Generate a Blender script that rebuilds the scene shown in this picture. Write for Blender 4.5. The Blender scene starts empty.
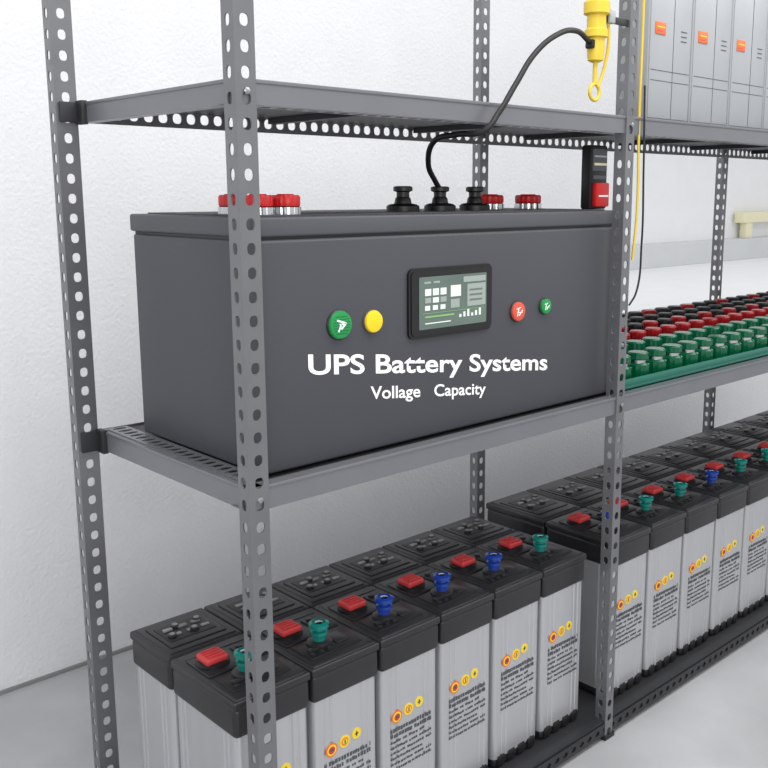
import bpy, bmesh, math, random
from mathutils import Vector, Matrix
random.seed(7)
S = bpy.context.scene
try:
    S.view_settings.view_transform = 'Standard'
    S.view_settings.look = 'None'
except Exception as e:
    print(e)

# ------------------------------------------------------------------ materials
def lin(c):
    c = c/255.0
    return c/12.92 if c <= 0.04045 else ((c+0.055)/1.055)**2.4
def mat(name, rgb, rough=0.5, metal=0.0, noise=0.0, nscale=20.0, bump=0.0, bscale=200.0, emit=0.0, trans=0.0, spec=0.5, stretch=None):
    m = bpy.data.materials.new(name); m.use_nodes = True
    nt = m.node_tree; b = nt.nodes['Principled BSDF']
    col = tuple(lin(c) for c in rgb)+(1,)
    b.inputs['Base Color'].default_value = col
    b.inputs['Roughness'].default_value = rough
    b.inputs['Metallic'].default_value = metal
    b.inputs['Specular IOR Level'].default_value = spec
    tc = nt.nodes.new('ShaderNodeTexCoord')
    mp = nt.nodes.new('ShaderNodeMapping')
    nt.links.new(tc.outputs['Object'], mp.inputs['Vector'])
    if stretch: mp.inputs['Scale'].default_value = stretch
    if noise > 0:
        n = nt.nodes.new('ShaderNodeTexNoise'); n.inputs['Scale'].default_value = nscale
        n.inputs['Detail'].default_value = 6
        nt.links.new(mp.outputs['Vector'], n.inputs['Vector'])
        r = nt.nodes.new('ShaderNodeValToRGB')
        lo = tuple(max(0, c*(1-noise)) for c in col[:3])+(1,)
        hi = tuple(min(1, c*(1+noise)) for c in col[:3])+(1,)
        r.color_ramp.elements[0].position = 0.3; r.color_ramp.elements[0].color = lo
        r.color_ramp.elements[1].position = 0.7; r.color_ramp.elements[1].color = hi
        nt.links.new(n.outputs['Fac'], r.inputs['Fac'])
        nt.links.new(r.outputs['Color'], b.inputs['Base Color'])
    if bump > 0:
        n2 = nt.nodes.new('ShaderNodeTexNoise'); n2.inputs['Scale'].default_value = bscale
        n2.inputs['Detail'].default_value = 4
        nt.links.new(mp.outputs['Vector'], n2.inputs['Vector'])
        bp = nt.nodes.new('ShaderNodeBump'); bp.inputs['Strength'].default_value = bump
        bp.inputs['Distance'].default_value = 0.01
        nt.links.new(n2.outputs['Fac'], bp.inputs['Height'])
        nt.links.new(bp.outputs['Normal'], b.inputs['Normal'])
    if emit > 0:
        b.inputs['Emission Color'].default_value = col
        b.inputs['Emission Strength'].default_value = emit
    if trans > 0:
        b.inputs['Transmission Weight'].default_value = trans
    return m

M = {}
M['wall']   = mat('white_plaster', (240,241,243), 0.85, noise=0.015, nscale=6, bump=0.30, bscale=90)
M['trimw']  = mat('trim_grey_white', (210,212,214), 0.7, noise=0.02, nscale=6)
M['floor']  = mat('polished_concrete', (181,182,184), 0.40, noise=0.16, nscale=2.4, bump=0.06, bscale=30)
M['joint']  = mat('joint_grey', (140,140,140), 0.8)  # grey of the dark joint line at the wall foot
M['steel']  = mat('grey_painted_steel', (124,125,128), 0.34, metal=0.5, noise=0.08, nscale=9, bump=0.03, bscale=90)
M['steel2'] = mat('grey_beam_paint', (124,125,130), 0.36, metal=0.35, noise=0.05, nscale=6)
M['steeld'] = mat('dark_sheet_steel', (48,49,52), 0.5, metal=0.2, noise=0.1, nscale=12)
M['galv']   = mat('zinc_bolt', (170,170,172), 0.3, metal=0.9)
M['ups']    = mat('charcoal_enclosure', (70,71,77), 0.5, noise=0.05, nscale=3, bump=0.04, bscale=300)
M['upslid'] = mat('charcoal_lid', (80,82,87), 0.5, noise=0.04, nscale=4)
M['black']  = mat('black_plastic', (22,22,24), 0.42)
M['lid']    = mat('battery_lid_plastic', (36,36,39), 0.38, noise=0.12, nscale=14, bump=0.05, bscale=250)
M['lid2']   = mat('battery_lid_recess', (20,20,22), 0.45)
M['lid3']   = mat('battery_lid_grey_marks', (140,141,143), 0.5, noise=0.3, nscale=60)
M['silver'] = mat('silver_case', (190,191,194), 0.28, metal=0.5, noise=0.025, nscale=5, stretch=(6,6,0.4))
M['red']    = mat('red_cap', (206,28,30), 0.35)
M['redl']   = mat('red_knob', (196,56,58), 0.45)
M['white']  = mat('white_print', (250,250,250), 0.6, emit=0.08)
M['grn']    = mat('green_button', (24,146,72), 0.35)
M['grnd']   = mat('green_jar', (8,92,60), 0.18)
M['yel']    = mat('yellow_button', (246,214,30), 0.4)
M['yelc']   = mat('yellow_connector_plastic', (230,198,60), 0.4)
M['cream']  = mat('cream_yellow_rail', (236,230,196), 0.5)
M['orr']    = mat('red_orange_button', (222,88,66), 0.4)
M['tag']    = mat('orange_tag', (232,112,62), 0.5)
M['blue']   = mat('blue_terminal', (28,62,150), 0.22)
M['teal']   = mat('teal_terminal', (14,122,112), 0.22)
M['orange'] = mat('orange_symbol', (224,112,28), 0.5)
M['ylab']   = mat('yellow_symbol', (240,208,50), 0.5)
M['print']  = mat('dark_print', (78,80,84), 0.6)
M['screen'] = mat('lcd_glass', (92,108,100), 0.15, noise=0.16, nscale=6, emit=0.15)
M['scrw']   = mat('lcd_white_pixels', (214,222,214), 0.3, emit=0.25)
M['scrg']   = mat('lcd_grey_pixels', (150,160,154), 0.3, emit=0.15)
M['scrm']   = mat('lcd_green_pixels', (130,180,110), 0.3, emit=0.15)
M['module'] = mat('module_grey', (172,175,178), 0.42, metal=0.15, noise=0.04, nscale=6)
M['moduled']= mat('module_seam', (84,86,90), 0.5)
M['glass']  = mat('tray_glass', (60,150,130), 0.08, trans=0.5)
M['chrome'] = mat('chrome_ring', (200,202,205), 0.18, metal=1.0)
M['dred']   = mat('dark_red_cap', (160,26,32), 0.28)
M['rubber'] = mat('cable_rubber', (22,22,23), 0.5)

# ------------------------------------------------------------------ mesh builder
class B:
    def __init__(s):
        s.bm = bmesh.new(); s.mats = []
    def mi(s, key):
        if key not in s.mats: s.mats.append(key)
        return s.mats.index(key)
    def add(s, t, key):
        i = s.mi(key)
        for f in t.faces: f.material_index = i
        me = bpy.data.meshes.new('t'); t.to_mesh(me); t.free()
        s.bm.from_mesh(me); bpy.data.meshes.remove(me)
    def box(s, x0,x1,y0,y1,z0,z1, key, bev=0.0, seg=2):
        t = bmesh.new(); bmesh.ops.create_cube(t, size=1)
        for v in t.verts:
            v.co = Vector(((x0+x1)/2+v.co.x*(x1-x0), (y0+y1)/2+v.co.y*(y1-y0), (z0+z1)/2+v.co.z*(z1-z0)))
        if bev > 0:
            bmesh.ops.bevel(t, geom=t.edges[:], offset=bev, segments=seg, profile=0.5, affect='EDGES')
        s.add(t, key)
    def lathe(s, prof, c, key, n=20, axis='Z', ribs=0, amp=0.0):
        t = bmesh.new(); rings = []
        for r, h in prof:
            ring = []
            for k in range(n):
                a = 2*math.pi*k/n
                rr = r*(1-amp*(k % 2)) if ribs else r
                p = Vector((rr*math.cos(a), rr*math.sin(a), h))
                if axis == 'Y': p = Vector((p.x, -p.z, p.y))
                if axis == 'X': p = Vector((p.z, p.x, p.y))
                ring.append(t.verts.new(p+Vector(c)))
            rings.append(ring)
        for a, b in zip(rings, rings[1:]):
            for k in range(n):
                t.faces.new((a[k], a[(k+1) % n], b[(k+1) % n], b[k]))
        t.faces.new(rings[0][::-1]); t.faces.new(rings[-1])
        bmesh.ops.recalc_face_normals(t, faces=t.faces[:])
        s.add(t, key)
    def prism(s, pts, z0, z1, key):
        s.extr(pts, lambda p, q, l: (p, q, l), z0, z1, key)
    def extr(s, pts, fn, l0, l1, key):
        t = bmesh.new()
        a = [t.verts.new(fn(p, q, l0)) for p, q in pts]; b = [t.verts.new(fn(p, q, l1)) for p, q in pts]
        n = len(pts)
        for k in range(n): t.faces.new((a[k], a[(k+1) % n], b[(k+1) % n], b[k]))
        t.faces.new(a[::-1]); t.faces.new(b)
        bmesh.ops.recalc_face_normals(t, faces=t.faces[:])
        s.add(t, key)
    def perf(s, fn, w, L, pitch, hw, hh, key, N=16, tri=False, start=0.0):
        t = bmesh.new(); n = int(round(L/pitch)); pitch = L/n
        for i in range(n):
            cy = start+pitch*(i+0.5); o = []; h = []
            for k in range(N):
                a = 2*math.pi*k/N; c, q = math.cos(a), math.sin(a); m = max(abs(c), abs(q))
                o.append(t.verts.new(fn(w/2+c/m*w/2, cy+q/m*pitch/2)))
                ww = hw
                if tri: ww = hw*(0.70+0.30*q)
                e = 0.8
                hx = math.copysign(abs(c)**e, c)*ww/2; hy = math.copysign(abs(q)**e, q)*hh/2
                h.append(t.verts.new(fn(w/2+hx, cy+hy)))
            for k in range(N):
                t.faces.new((o[k], o[(k+1) % N], h[(k+1) % N], h[k]))
        bmesh.ops.remove_doubles(t, verts=t.verts[:], dist=1e-5)
        s.add(t, key)
    def mesh(s, name, smooth=35):
        me = bpy.data.meshes.new(name); s.bm.to_mesh(me); s.bm.free()
        for k in s.mats: me.materials.append(M[k])
        if smooth:
            for p in me.polygons: p.use_smooth = True
            me.set_sharp_from_angle(angle=math.radians(smooth))
        return me
    def obj(s, name, parent=None, smooth=35):
        o = bpy.data.objects.new(name, s.mesh(name, smooth)); S.collection.objects.link(o)
        if parent: o.parent = parent
        return o
def empty(name):
    e = bpy.data.objects.new(name, None); e.empty_display_size = 0.1; S.collection.objects.link(e); return e
def solid(o, th, off=0.0):
    m = o.modifiers.new('thick', 'SOLIDIFY'); m.thickness = th; m.offset = off

# ------------------------------------------------------------------ room
WY = 1.37; RY = 3.0; LZ = 0.86
b = B(); b.box(-6, 14, -5, 6, -0.1, 0, 'floor'); b.obj('floor', smooth=0)
b = B(); b.box(-5, 3.0, WY, WY+0.15, 0, 3.4, 'wall'); b.obj('wall_back', smooth=0)
b = B(); b.box(2.9, 14, RY, RY+0.15, 0, 3.4, 'wall'); b.obj('wall_recess', smooth=0)
b = B(); b.box(3.0, 13.9, WY, RY, 0, LZ, 'wall', 0.006); b.obj('wall_ledge', smooth=0)
b = B(); b.box(3.0, 13.9, RY-0.12, RY, LZ, 1.050, 'trimw', 0.004); b.obj('trim_ledge', smooth=0)
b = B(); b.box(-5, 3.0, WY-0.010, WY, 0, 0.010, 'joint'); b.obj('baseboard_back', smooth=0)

# ------------------------------------------------------------------ rack
rack = empty('storage_rack')
def post(x, y, wx=0.04, wy=0.036, H=2.3, name='post'):
    b = B()
    b.perf(lambda p, q: (x+p, y, q), wx, H, 0.040, 0.017, 0.020, 'steel', tri=False)
    b.perf(lambda p, q: (x, y+p, q), wy, H, 0.040, 0.014, 0.020, 'steel')
    bmesh.ops.remove_doubles(b.bm, verts=b.bm.verts[:], dist=1e-5)
    bmesh.ops.recalc_face_normals(b.bm, faces=b.bm.faces[:])
    o = b.obj(name, rack, smooth=0); solid(o, 0.0026)
    f = B(); f.box(x-0.006, x+wx+0.006, y-0.006, y+wy+0.006, 0, 0.012, 'black', 0.002); f.obj(name+'_foot', rack)
FRx = 1.082
BY = 0.585
posts = [('post_1', 0, 0, .038, .034), ('post_2', -0.045, BY+.004, .044, .030), ('post_3', FRx, 0, .032, .032), ('post_4', 1.205, BY+0.006, .034, .030),
         ('post_5', 2.55, 0, .036, .034), ('post_6', 2.61, BY+0.006, .036, .030), ('post_7', 4.20, 0, .036, .034), ('post_8', 4.20, BY+0.006, .036, .032)]
for n, x, y, a, c in posts: post(x, y, a, c, name=n)

XE = 4.23
def shelf(zt, h, name):
    b = B()
    prof = [(0.0035, zt), (0.0035, zt-h), (0.028, zt-h), (0.028, zt-h+0.003), (0.0075, zt-h+0.003), (0.0075, zt-0.006), (0.03, zt-0.006), (0.03, zt)]
    b.extr(prof, lambda p, q, l: (l, p, q), 0.004, XE, 'steel2')
    b.box(0.04, XE, 0.0015, 0.0045, zt-0.006, zt+0.0005, 'steel2', 0.001)
    b.extr(prof, lambda p, q, l: (p, l, q), 0.006, BY+0.004, 'steel2')
    b.box(0.0015, 0.0045, 0.036, BY, zt-0.006, zt+0.0005, 'steel2', 0.001)
    b.box(XE-0.004, XE, 0.01, BY+0.01, zt-h, zt, 'steel2')
    b.box(0.03, XE-0.005, 0.03, BY-0.004, zt-0.007, zt-0.004, 'steeld')
    for k in range(1, 9):
        x = XE*k/9.0
        b.box(x-0.012, x+0.012, 0.03, BY-0.004, zt-0.02, zt-0.0072, 'steeld')
    for x in (0.0, FRx, 2.55):
        b.box(x+0.004, x+0.030, 0.0045, 0.034, zt-h-0.012, zt-h, 'steeld', 0.001)
        b.lathe([(0.006, 0), (0.006, 0.003), (0.003, 0.0045)], (x+0.019, -0.0015, zt-h*0.5), 'galv', 6, 'Y')
    # clip at rear left post
    b.box(-0.040, 0.010, BY-0.006, BY+0.001, zt-h, zt, 'steeld', 0.001)
    b.box(-0.006, 0.006, BY-0.03, BY+0.001, zt-h-0.004, zt+0.003, 'steeld', 0.001)
    b.obj(name, rack)
    p = B()
    p.perf(lambda a, q: (q, BY, zt-h+a), h, XE, 0.034, 0.022, 0.022, 'steel')
    ob = p.obj(name+'_rear_beam', rack, smooth=0); solid(ob, 0.003)
    p = B(); p.perf(lambda a, q: (q, 0.030+a, zt-h+0.002), 0.03, XE, 0.034, 0.016, 0.022, 'steel')
    ob = p.obj(name+'_front_lip', rack, smooth=0); solid(ob, 0.002)
    p = B(); p.perf(lambda a, q: (0.012+a, q, zt+0.0012), 0.045, BY-0.06, 0.026, 0.03, 0.015, 'steel2', start=0.045)
    ob = p.obj(name+'_deck_strip', rack, smooth=0); solid(ob, 0.0018)
shelf(1.625, 0.040, 'shelf_top')
shelf(0.940, 0.044, 'shelf_middle')
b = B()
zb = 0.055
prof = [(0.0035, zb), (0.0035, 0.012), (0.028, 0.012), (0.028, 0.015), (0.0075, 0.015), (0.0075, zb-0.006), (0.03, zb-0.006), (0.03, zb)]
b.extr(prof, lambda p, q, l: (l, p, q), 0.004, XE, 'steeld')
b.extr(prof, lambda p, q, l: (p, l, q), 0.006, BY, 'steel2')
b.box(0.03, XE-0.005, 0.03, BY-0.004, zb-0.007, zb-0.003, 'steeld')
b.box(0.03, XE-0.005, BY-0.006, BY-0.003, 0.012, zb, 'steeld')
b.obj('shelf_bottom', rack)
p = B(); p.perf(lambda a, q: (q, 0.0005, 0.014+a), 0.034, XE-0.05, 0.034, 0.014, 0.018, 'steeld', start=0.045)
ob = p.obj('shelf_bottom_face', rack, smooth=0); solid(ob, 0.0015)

# ------------------------------------------------------------------ UPS unit
ups = empty('ups_battery_unit')
X0, X1, Y0, Y1, Z0, Z1, ZL = 0.058, 1.140, 0.045, 0.495, 0.942, 1.362, 1.402
b = B()
b.box(X0, X1, Y0, Y1, Z0, Z1, 'ups', 0.006, 3)
b.obj('body', ups)
b = B()
b.box(X0+0.004, X1-0.004, Y0+0.010, Y1-0.004, Z1-0.002, Z1+0.006, 'black')
b.box(X0-0.004, X1+0.003, Y0+0.004, Y1+0.004, Z1+0.005, ZL, 'upslid', 0.005, 3)
b.box(X0+0.02, X1-0.03, Y0+0.03, Y1-0.03, ZL-0.001, ZL+0.003, 'ups', 0.001)
b.obj('lid', ups)
FY = Y0
b = B()
dx0, dx1, dz0, dz1 = 0.410, 0.655, 1.152, 1.295
def rrect(x0, x1, z0, z1, r, n=6):
    pts = []
    for cx, cz, a0 in ((x1-r, z1-r, 0), (x0+r, z1-r, 90), (x0+r, z0+r, 180), (x1-r, z0+r, 270)):
        for k in range(n+1):
            a = math.radians(a0+90*k/n); pts.append((cx+r*math.cos(a), cz+r*math.sin(a)))
    return pts
b.extr(rrect(dx0, dx1, dz0, dz1, 0.014), lambda p, q, l: (p, l, q), FY-0.006, FY+0.002, 'black')
b.extr(rrect(dx0+0.006, dx1-0.006, dz0+0.006, dz1-0.006, 0.011), lambda p, q, l: (p, l, q), FY-0.008, FY-0.005, 'black')
sx0, sx1, sz0, sz1 = dx0+0.026, dx1-0.020, dz0+0.018, dz1-0.018
b.extr(rrect(sx0, sx1, sz0, sz1, 0.003), lambda p, q, l: (p, l, q), FY-0.0088, FY-0.007, 'screen')
W, Hh = sx1-sx0, sz1-sz0
def px(u0, u1, v0, v1, k):
    b.box(sx0+u0*W, sx0+u1*W, FY-0.0095, FY-0.0087, sz0+v0*Hh, sz0+v1*Hh, k)
for u in (0.07, 0.20): px(u, u+0.09, 0.87, 0.91, 'scrg')
px(0.64, 0.98, 0.84, 0.95, 'scrg')
px(0.70, 0.98, 0.36, 0.80, 'scrg')
for i, u in enumerate((0.08, 0.19, 0.30)):
    px(u, u+0.085, 0.64, 0.77, 'scrw'); px(u, u+0.085, 0.50, 0.60, 'scrg' if i != 1 else 'scrw'); px(u, u+0.07, 0.36, 0.45, 'scrw')
px(0.45, 0.60, 0.58, 0.80, 'scrw'); px(0.45, 0.58, 0.36, 0.53, 'scrg')
for zz in (0.46, 0.56, 0.66): px(0.73, 0.93, zz, zz+0.04, 'scrw')
for i in range(6): px(0.58+0.06*i, 0.61+0.06*i, 0.16, 0.22+0.04*(i % 3), 'scrw')
px(0.08, 0.5, 0.22, 0.25, 'scrm'); px(0.08, 0.45, 0.10, 0.12, 'scrw')
px(0.05, 0.95, 0.30, 0.306, 'scrm')
b.obj('display_panel', ups)
def button(x, z, r, key, name, glyph):
    b = B()
    b.lathe([(r*1.08, -0.001), (r*1.08, 0.002), (r*1.0, 0.004)], (x, FY, z), 'black' if key != 'yel' else 'ups', 32, 'Y')
    b.lathe([(r*0.98, 0.002), (r, 0.005), (r*0.93, 0.0085), (r*0.8, 0.0095)], (x, FY, z), key, 48, 'Y')
    y = FY-0.0102
    def st(x0, z0, x1, z1, w):
        d = Vector((x1-x0, z1-z0)); n = Vector((-d.y, d.x)).normalized()*w*0.5
        q = [(x0+n.x, z0+n.y), (x1+n.x, z1+n.y), (x1-n.x, z1-n.y), (x0-n.x, z0-n.y)]
        b.extr(q, lambda p, w_, l: (p, l, w_), y, y+0.0009, 'white')
    if glyph == 1:   # arrow-like mark
        st(x-r*.30, z-r*.45, x-r*.02, z+r*.10, r*.12)
        st(x-r*.42, z+r*.36, x+r*.40, z+r*.10, r*.13)
        st(x+r*.40, z+r*.13, x-r*.05, z-r*.28, r*.13)
        st(x-r*.20, z+r*.05, x+r*.30, z+r*.08, r*.10)
        for i in range(-3, 4):
            hw = r*0.75*math.sqrt(max(0, 1-(i/4)**2))
            b.box(x-hw, x+hw, y+0.0003, y+0.001, z+i*r*0.2-0.0005, z+i*r*0.2+0.0005, 'grnd')
    if glyph == 2:
        st(x-r*.5, z+r*.3, x+r*.15, z+r*.42, r*.10)
        st(x-r*.35, z-r*.45, x-r*.15, z+r*.4, r*.10)
        st(x-r*.1, z-r*.4, x+r*.45, z+r*.15, r*.10)
        st(x-r*.4, z-r*.05, x+r*.4, z-r*.1, r*.08)
    b.obj(name, ups)
button(0.236, 1.200, 0.0270, 'grn', 'button_green', 1)
button(0.318, 1.199, 0.0220, 'yel', 'button_yellow', 0)
button(0.745, 1.182, 0.0220, 'orr', 'button_red', 2)
button(0.842, 1.186, 0.0180, 'grn', 'button_small_green', 2)
def label(txt, xl, zl, xr, zr, cap, name, off, word=1.0):
    cu = bpy.data.curves.new(name, 'FONT'); cu.body = txt; cu.size = 1.0; cu.offset = off; cu.resolution_u = 6
    cu.space_word = word
    o = bpy.data.objects.new('tmp', cu); S.collection.objects.link(o)
    dg = bpy.context.evaluated_depsgraph_get(); dg.update()
    me = bpy.data.meshes.new_from_object(o.evaluated_get(dg))
    bpy.data.objects.remove(o)
    xs = [v.co.x for v in me.vertices]; x0, x1 = min(xs), max(xs)
    for v in me.vertices:
        s = (v.co.x-x0)/(x1-x0)
        h = v.co.y/0.70*cap
        v.co = Vector((xl+s*(xr-xl), FY-0.0008, zl+s*(zr-zl)+h))
    me.materials.append(M['white'])
    o = bpy.data.objects.new(name, me); S.collection.objects.link(o); o.parent = ups
label('UPS Battery Systems', 0.163, 1.115, 0.858, 1.034, 0.037, 'lettering_title', 0.020)
label('Vollage   Capacity', 0.312, 1.046, 0.645, 1.007, 0.025, 'lettering_subtitle', 0.016)
def term_black(x, y):
    b = B(); z = ZL+0.002
    b.lathe([(0.036, 0), (0.036, 0.012), (0.030, 0.016), (0.019, 0.018), (0.017, 0.028), (0.014, 0.032), (0.014, 0.042), (0.021, 0.045), (0.021, 0.053), (0.016, 0.055)], (x, y, z), 'black', 28)
    return b.obj('terminal_black', ups)
for x in (0.542, 0.655, 0.769): term_black(x, 0.2)
def term_red(x, y, r=0.027):
    b = B(); z = ZL+0.002
    b.lathe([(r*1.05, 0), (r*1.05, 0.014), (r*0.9, 0.016)], (x, y, z), 'chrome', 40, ribs=1, amp=0.06)
    b.lathe([(r*0.98, 0.016), (r, 0.018), (r, 0.032), (r*0.9, 0.036), (r*0.6, 0.036), (r*0.55, 0.038)], (x, y, z), 'red', 40, ribs=1, amp=0.05)
    b.obj('terminal_cap_red', ups)
term_red(0.112, 0.115); term_red(0.172, 0.115); term_red(0.120, 0.21)
term_red(0.932, 0.30, 0.034); term_red(1.056, 0.28, 0.034)

# ------------------------------------------------------------------ industrial batteries
BW, BH = 0.1745, 0.470
def outline(w, d, r=0.014, g=0.0022):
    pts = []
    def side(p0, p1, nrm, L):
        out = []
        marks = []
        for c in (0.026, 0.042, L-0.042, L-0.026):
            marks += [(c-0.004, 0), (c-0.0015, g), (c+0.0015, g), (c+0.004, 0)]
        for s, dep in marks:
            t = (s-r)/(L-2*r)
            out.append((p0[0]+(p1[0]-p0[0])*t-nrm[0]*dep, p0[1]+(p1[1]-p0[1])*t-nrm[1]*dep))
        return out
    def arc(cx, cy, a0):
        return [(cx+r*math.cos(math.radians(a0+90*k/6)), cy+r*math.sin(math.radians(a0+90*k/6))) for k in range(7)]
    pts += arc(r, r, 180); pts += side((r, 0), (w-r, 0), (0, -1), w)
    pts += arc(w-r, r, 270); pts += side((w, r), (w, d-r), (1, 0), d)
    pts += arc(w-r, d-r, 0); pts += side((w-r, d), (r, d), (0, 1), w)
    pts += arc(r, d-r, 90); pts += side((0, d-r), (0, r), (-1, 0), d)
    return pts
def battery_mesh(name, d, front=True, tcol='blue', seed=0):
    rnd = random.Random(seed)
    b = B(); w = BW
    ins = 0.005
    base = [(x+ins, y+ins) for x, y in outline(w-2*ins, d-2*ins)]
    b.prism(base, 0.022, BH-0.074, 'silver')
    b.box(0.007, w-0.007, 0.007, d-0.007, 0.0, 0.024, 'lid', 0.007, 3)
    for k in range(4):
        x = 0.012+(w-0.024)*(k+0.5)/4
        b.box(x-0.014, x+0.014, 0.002, d-0.002, 0.001, 0.03, 'black', 0.005, 2)
    b.box(0.0015, w-0.0015, 0.0015, d-0.0015, BH-0.082, BH-0.020, 'lid', 0.011, 4)
    b.box(0.004, w-0.004, 0.004, d-0.004, BH-0.040, BH-0.004, 'lid', 0.008, 3)
    b.box(0.0, w, 0.0, d, BH-0.024, BH-0.006, 'lid', 0.005, 3)
    zt = BH-0.006
    b.box(0.010, w-0.010, 0.010, d-0.010, zt-0.002, zt+0.003, 'lid', 0.002, 2)
    zt += 0.003
    if front:
        b.box(0.016, w-0.016, d*0.86, d*0.865, zt-0.001, zt+0.0008, 'lid2')
        b.box(0.014, 0.100, d*0.46, d*0.84, zt-0.001, zt+0.004, 'lid', 0.003)
        b.box(0.020, 0.150, d*0.13, d*0.44, zt-0.001, zt+0.003, 'lid2', 0.002)
        b.box(0.108, w-0.016, d*0.50, d*0.80, zt-0.001, zt+0.003, 'lid2', 0.002)
        for i in range(3):
            b.lathe([(0.007, 0), (0.007, 0.006), (0.004, 0.007)], (0.122+0.018*(i % 2), d*(0.56+0.09*i), zt+0.001), 'lid', 12)
        cx, cy = 0.050, d*0.66
        b.lathe([(0.034, 0.0), (0.034, 0.007), (0.027, 0.010)], (cx, cy, zt+0.002), 'lid2', 24)
        b.box(cx-0.025, cx+0.025, cy-0.023, cy+0.023, zt+0.008, zt+0.024, 'redl', 0.006, 3)
        for i in range(4):
            b.box(cx-0.018, cx+0.018, cy-0.0165+i*0.0095, cy-0.012+i*0.0095, zt+0.0235, zt+0.0262, 'redl', 0.001)
        cx, cy = 0.074, d*0.32
        b.lathe([(0.027, 0.0), (0.027, 0.006), (0.020, 0.010)], (cx, cy, zt+0.002), 'lid', 24)
        b.lathe([(0.013, 0.008), (0.013, 0.022), (0.018, 0.025), (0.018, 0.031), (0.012, 0.033), (0.012, 0.038), (0.021, 0.041), (0.021, 0.048), (0.014, 0.051), (0.014, 0.047)], (cx, cy, zt), tcol, 28)
        b.lathe([(0.008, 0.046), (0.008, 0.050), (0.004, 0.051)], (cx, cy, zt), 'chrome', 16)
        b.box(cx-0.040, cx-0.012, cy-0.022, cy-0.010, zt+0.002, zt+0.007, 'lid', 0.002)
        b.box(cx+0.026, cx+0.060, cy-0.026, cy+0.018, zt+0.001, zt+0.006, 'lid', 0.003)
        for i in range(3):
            b.lathe([(0.005, 0), (0.005, 0.006), (0.002, 0.007)], (cx-0.04+0.02*i, cy-0.033, zt), 'lid', 10)
    else:
        b.box(0.022, w-0.022, d*0.16, d*0.84, zt-0.001, zt+0.003, 'lid', 0.003)
        b.box(0.032, w-0.034, d*0.28, d*0.74, zt+0.001, zt+0.005, 'lid2', 0.002)
        for i in range(4):
            x = 0.046+0.026*i
            y = d*(0.40+0.22*(i % 2))
            b.lathe([(0.010, 0.003), (0.010, 0.010), (0.006, 0.011)], (x, y, zt), 'lid', 14)
            b.lathe([(0.006, 0.010), (0.006, 0.0125), (0.003, 0.013)], (x, y, zt), 'lid3', 10)
        for i in range(3):
            x = 0.042+0.033*i
            b.box(x, x+0.020, d*0.56, d*0.61, zt+0.004, zt+0.0085, 'lid3')
            b.box(x+0.008, x+0.026, d*0.40, d*0.44, zt+0.004, zt+0.008, 'lid3')
    if front:
        y = ins
        for i, (x, r, k) in enumerate(((0.046, 0.0150, 'orange'), (0.080, 0.0135, 'ylab'), (0.111, 0.0120, 'ylab'))):
            zc = 0.272+0.005*i
            b.lathe([(r, -0.0004), (r, 0.0012)], (x, y, zc), k, 24, 'Y')
            if i == 0:
                b.lathe([(r*0.78, 0.001), (r*0.78, 0.0016)], (x, y, zc), 'ylab', 20, 'Y')
                b.lathe([(r*0.55, 0.001), (r*0.55, 0.0019)], (x, y, zc), 'redl', 16, 'Y')
                b.box(x-r*.25, x+r*.25, y-0.0024, y-0.001, zc-r*.12, zc+r*.25, 'print')
            elif i == 1:
                b.lathe([(r*0.66, 0.001), (r*0.66, 0.0016)], (x, y, zc), 'orange', 16, 'Y')
                b.lathe([(r*0.45, 0.001), (r*0.45, 0.0019)], (x, y, zc), 'ylab', 16, 'Y')
                b.box(x-0.0014, x+0.0014, y-0.0024, y-0.001, zc-r*.35, zc+r*.35, 'print')
            else:
                b.box(x-0.0012, x+0.0012, y-0.0021, y-0.001, zc-r*.45, zc+r*.45, 'print')
                b.box(x-r*.35, x+r*.35, y-0.0021, y-0.001, zc-r*.1, zc+r*.1, 'print')
        for row in range(8):
            z = 0.238-row*0.0130
            hgt = 0.0095 if row in (0, 1) else 0.0055
            x = 0.028; xe = 0.148-(0.02 if row % 3 == 2 else 0)
            while x < xe:
                wd = rnd.uniform(0.003, 0.008) if row > 1 else rnd.uniform(0.004, 0.007)
                zz = z+rnd.uniform(-0.0008, 0.0008)
                b.box(x, min(x+wd, xe), y-0.0010, y+0.0003, zz, zz+hgt*rnd.uniform(0.7, 1), 'print')
                x += wd+rnd.uniform(0.0012, 0.003)
                if rnd.random() < 0.14: x += 0.005
    return b.mesh(name)
D1, D2, D3 = 0.238, 0.170, 0.225
mf = {c: battery_mesh('battery_front_'+c, D1, True, c, 3+i) for i, c in enumerate(('blue', 'teal'))}
mb = battery_mesh('battery_rear', D2, False)
mb2 = battery_mesh('battery_rear_deep', D3, False)
def place(me, x, y, z, sx=1.0):
    o = bpy.data.objects.new('industrial_battery', me); S.collection.objects.link(o); o.location = (x, y, z); o.scale = (sx, 1, 1)
zb0 = zb+0.0005
YB = 0.056
for i in range(6):
    x = -0.014+0.1787*i
    place(mf['teal' if i in (0, 1, 5) else 'blue'], x, YB, zb0, 1.008)
    place(mb, x, YB+D1+0.004, zb0, 1.008)
for i in range(15):
    x = 1.163+0.187*i
    place(mf['teal' if i % 3 else 'blue'], x, YB-0.008, zb0-0.0, 1.05)
    place(mb2, x, YB-0.008+D1+0.006, zb0, 1.05)

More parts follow.
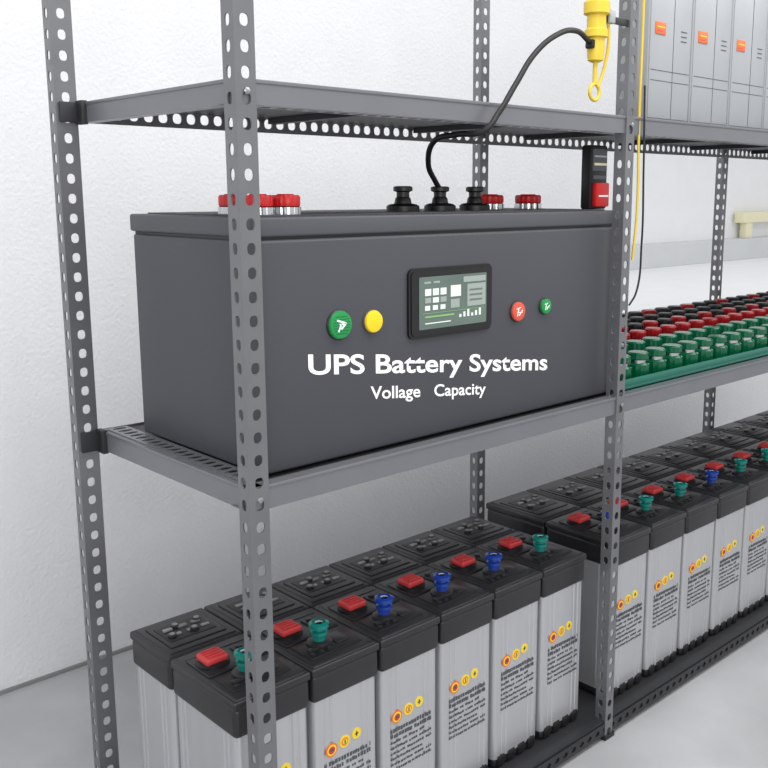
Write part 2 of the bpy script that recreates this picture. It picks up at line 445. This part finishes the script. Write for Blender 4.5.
# ------------------------------------------------------------------ grey modules on top shelf
b = B()
b.box(0, 0.199, 0, 0.085, 0, 0.46, 'module', 0.004)
b.box(0.005, 0.194, -0.003, 0.001, 0.008, 0.452, 'module', 0.001)
for zz in (0.10, 0.125): b.box(0.010, 0.190, -0.0038, -0.002, zz, zz+0.0015, 'moduled')
b.box(0.110, 0.1112, -0.0038, -0.002, 0.01, 0.45, 'moduled')
b.box(0.024, 0.070, -0.0055, -0.002, 0.213, 0.243, 'tag', 0.001)
b.box(0.030, 0.064, -0.0062, -0.005, 0.229, 0.232, 'ylab')
b.box(0.030, 0.056, -0.0062, -0.005, 0.220, 0.223, 'orr')
for i in range(3): b.box(0.145, 0.172, -0.0042, -0.002, 0.205+0.012*i, 0.207+0.012*i, 'moduled')
b.box(0.01, 0.188, 0.01, 0.08, 0.455, 0.468, 'moduled', 0.002)
mm = b.mesh('battery_module')
for i in range(13):
    o = bpy.data.objects.new('battery_module', mm); S.collection.objects.link(o); o.location = (1.235+0.205*i, 0.05, 1.6256)

# ------------------------------------------------------------------ capped jars tray on middle shelf
b = B()
b.box(1.155, 4.1, 0.035, 0.56, 0.9405, 0.950, 'glass', 0.002)
for yy in (0.035, 0.555): b.box(1.155, 4.1, yy, yy+0.004, 0.948, 0.968, 'glass', 0.001)
b.obj('jar_tray')
def jar_mesh(name, body, cap, h, cr=0.026):
    b = B()
    b.lathe([(0.029, 0), (0.032, 0.004), (0.032, h*0.66), (0.026, h*0.74)], (0, 0, 0), body, 28, ribs=1, amp=0.08)
    b.lathe([(0.022, h*0.72), (0.022, h*0.95)], (0, 0, 0), 'chrome', 20)
    b.lathe([(cr-.002, h*0.88), (cr, h*0.92), (cr, h*1.16), (cr-.004, h*1.22), (0.012, h*1.22)], (0, 0, 0), cap, 28, ribs=1, amp=0.06)
    return b.mesh(name)
j1 = jar_mesh('j1', 'grnd', 'grnd', 0.060, 0.029); j2 = jar_mesh('j2', 'grnd', 'grnd', 0.066, 0.029); j3 = jar_mesh('j3', 'black', 'black', 0.074); j4 = jar_mesh('j4', 'chrome', 'dred', 0.074); j5 = jar_mesh('j5', 'grnd', 'dred', 0.072)
jb = bmesh.new(); mats = []
def addj(me, x, y):
    me2 = me.copy(); me2.transform(Matrix.Translation((x, y, 0.9505)))
    idx = []
    for m in me.materials:
        if m not in mats: mats.append(m)
        idx.append(mats.index(m))
    for p in me2.polygons: p.material_index = idx[p.material_index]
    jb.from_mesh(me2); bpy.data.meshes.remove(me2)
for i in range(34):
    for r, y in enumerate((0.080, 0.165, 0.250, 0.335, 0.420, 0.505)):
        x = 1.205+0.084*i+(0.03 if r % 2 else 0)
        me = (j1, j2, j5, j4 if i % 2 == 0 else j3, j3, j4 if i % 3 == 0 else j3)[r]
        addj(me, x, y)
me = bpy.data.meshes.new('capped_jars'); jb.to_mesh(me); jb.free()
for m in mats: me.materials.append(m)
for p in me.polygons: p.use_smooth = True
me.set_sharp_from_angle(angle=math.radians(35))
o = bpy.data.objects.new('capped_jars', me); S.collection.objects.link(o)

# ------------------------------------------------------------------ cables and connector
def tube(name, pts, r, key, parent=None):
    cu = bpy.data.curves.new(name, 'CURVE'); cu.dimensions = '3D'; cu.bevel_depth = r; cu.bevel_resolution = 5; cu.resolution_u = 14
    cu.use_fill_caps = True
    sp = cu.splines.new('BEZIER'); sp.bezier_points.add(len(pts)-1)
    for q, p in zip(sp.bezier_points, pts):
        q.co = p; q.handle_left_type = q.handle_right_type = 'AUTO'
    cu.materials.append(M[key])
    o = bpy.data.objects.new(name, cu); S.collection.objects.link(o)
    if parent: o.parent = parent
    return o
tube('power_cable', [(0.955, 0.02, 1.782), (0.87, -0.005, 1.794), (0.780, -0.02, 1.772), (0.713, -0.02, 1.728), (0.654, -0.022, 1.664), (0.602, -0.022, 1.603),
     (0.570, -0.014, 1.568), (0.556, 0.05, 1.562), (0.560, 0.12, 1.552), (0.590, 0.17, 1.505), (0.632, 0.19, 1.468), (0.654, 0.199, 1.452)], 0.0060, 'rubber')
con = empty('yellow_connector')
b = B()
cz = -0.008
c = (0.978, 0.02, cz)
b.lathe([(0.010, 1.748), (0.018, 1.752), (0.020, 1.772), (0.020, 1.80), (0.027, 1.803), (0.027, 1.818), (0.022, 1.822), (0.022, 1.85), (0.030, 1.854), (0.030, 1.878), (0.024, 1.884), (0.016, 1.886), (0.016, 1.93)], c, 'yelc', 28)
b.lathe([(0.0055, 1.698), (0.0055, 1.75)], c, 'yelc', 16)
b.box(0.950, 0.974, 0.010, 0.030, 1.768, 1.788, 'black', 0.003)
b.box(0.996, FRx+0.01, 0.004, 0.008, 1.828, 1.844, 'steeld', 0.001)
b.box(1.000, 1.022, -0.002, 0.018, 1.827, 1.857, 'module', 0.003)
b.obj('connector_body', con)
hook = [(0.978+0.018*math.cos(a), 0.02, 1.674+0.018*math.sin(a)) for a in [math.radians(90+k*38) for k in range(10)]]
tube('connector_ring', hook, 0.0042, 'yelc', con)
tube('connector_strap', [(0.992, 0.02, 1.687), (1.010, 0.018, 1.73), (1.016, 0.012, 1.79), (1.010, 0.012, 1.84)], 0.004, 'yelc', con)
tube('yellow_tube', [(1.142, 0.01, 2.2), (1.146, 0.008, 1.9), (1.143, 0.006, 1.6), (1.145, 0.004, 1.40), (1.136, 0.006, 1.28)], 0.0032, 'yelc')
tube('hanging_wire', [(1.146, -0.004, 1.70), (1.152, -0.006, 1.5), (1.156, -0.006, 1.32), (1.140, -0.006, 1.20), (1.115, -0.004, 1.17)], 0.0025, 'rubber')

b = B()
mx, my, mz = 1.090, 0.10, ZL+0.0035
b.box(mx-0.034, mx+0.036, my-0.018, my+0.012, mz, mz+0.155, 'black', 0.005)
b.box(mx-0.028, mx+0.030, my-0.021, my-0.016, mz+0.092, mz+0.146, 'moduled', 0.002)
b.box(mx-0.024, mx+0.026, my-0.0225, my-0.020, mz+0.106, mz+0.112, 'cream')
b.box(mx-0.024, mx+0.026, my-0.0225, my-0.020, mz+0.126, mz+0.130, 'module')
b.box(mx-0.024, mx+0.030, my-0.030, my-0.016, mz+0.006, mz+0.064, 'red', 0.003)
b.box(mx-0.014, mx+0.024, my-0.0312, my-0.029, mz+0.030, mz+0.034, 'white')
b.box(mx-0.026, mx+0.028, my-0.022, my-0.016, mz+0.072, mz+0.082, 'moduled', 0.001)
b.obj('panel_meter')

b = B()
b.box(7.15, 9.6, 2.885, 2.975, 1.19, 1.285, 'cream', 0.006)
for x in (7.3, 8.4, 9.4):
    b.box(x-0.06, x+0.06, 2.90, 2.965, 1.051, 1.20, 'cream', 0.004)
b.obj('safety_rail')

# ------------------------------------------------------------------ lights / world
w = bpy.data.worlds.new('world'); S.world = w; w.use_nodes = True
bg = w.node_tree.nodes['Background']; bg.inputs['Color'].default_value = (0.985, 0.99, 1.0, 1); bg.inputs['Strength'].default_value = 0.84
def area(name, loc, tgt, size, power):
    l = bpy.data.lights.new(name, 'AREA'); l.energy = power; l.shape = 'RECTANGLE'; l.size = size[0]; l.size_y = size[1]
    o = bpy.data.objects.new(name, l); S.collection.objects.link(o); o.location = loc
    o.rotation_euler = (Vector(tgt)-Vector(loc)).to_track_quat('-Z', 'Y').to_euler()
area('added_overhead_light', (0.4, -0.8, 3.2), (0.6, 0.3, 0), (2.6, 1.0), 40)  # added overhead area lamp for soft light
area('added_overhead_light.001', (3.6, -1.0, 3.3), (3.0, 0.5, 0.4), (3.0, 1.6), 36)  # second added overhead lamp, brightens the right bay
area('added_front_light', (-1.5, -3.2, 2.0), (0.9, 0.6, 0.8), (2.0, 1.6), 40)  # added soft lamp from front left, no window there

# ------------------------------------------------------------------ camera
cam = bpy.data.cameras.new('camera'); co = bpy.data.objects.new('camera', cam); S.collection.objects.link(co)
yaw = math.radians(46.05); pit = math.radians(10.14)
fh = Vector((math.cos(yaw), math.sin(yaw), 0))
f = fh*math.cos(pit)+Vector((0, 0, -math.sin(pit)))
r = Vector((math.sin(yaw), -math.cos(yaw), 0)); u = r.cross(f)
R = Matrix((r, u, -f)).transposed().to_4x4()
co.matrix_world = Matrix.Translation((-0.855, -1.334, 1.44)) @ R
cam.sensor_fit = 'HORIZONTAL'; cam.angle = 2*math.atan(384/939.5); cam.clip_start = 0.05
cam.shift_x = -46/768.0
cam.shift_y = -21/768.0
S.camera = co
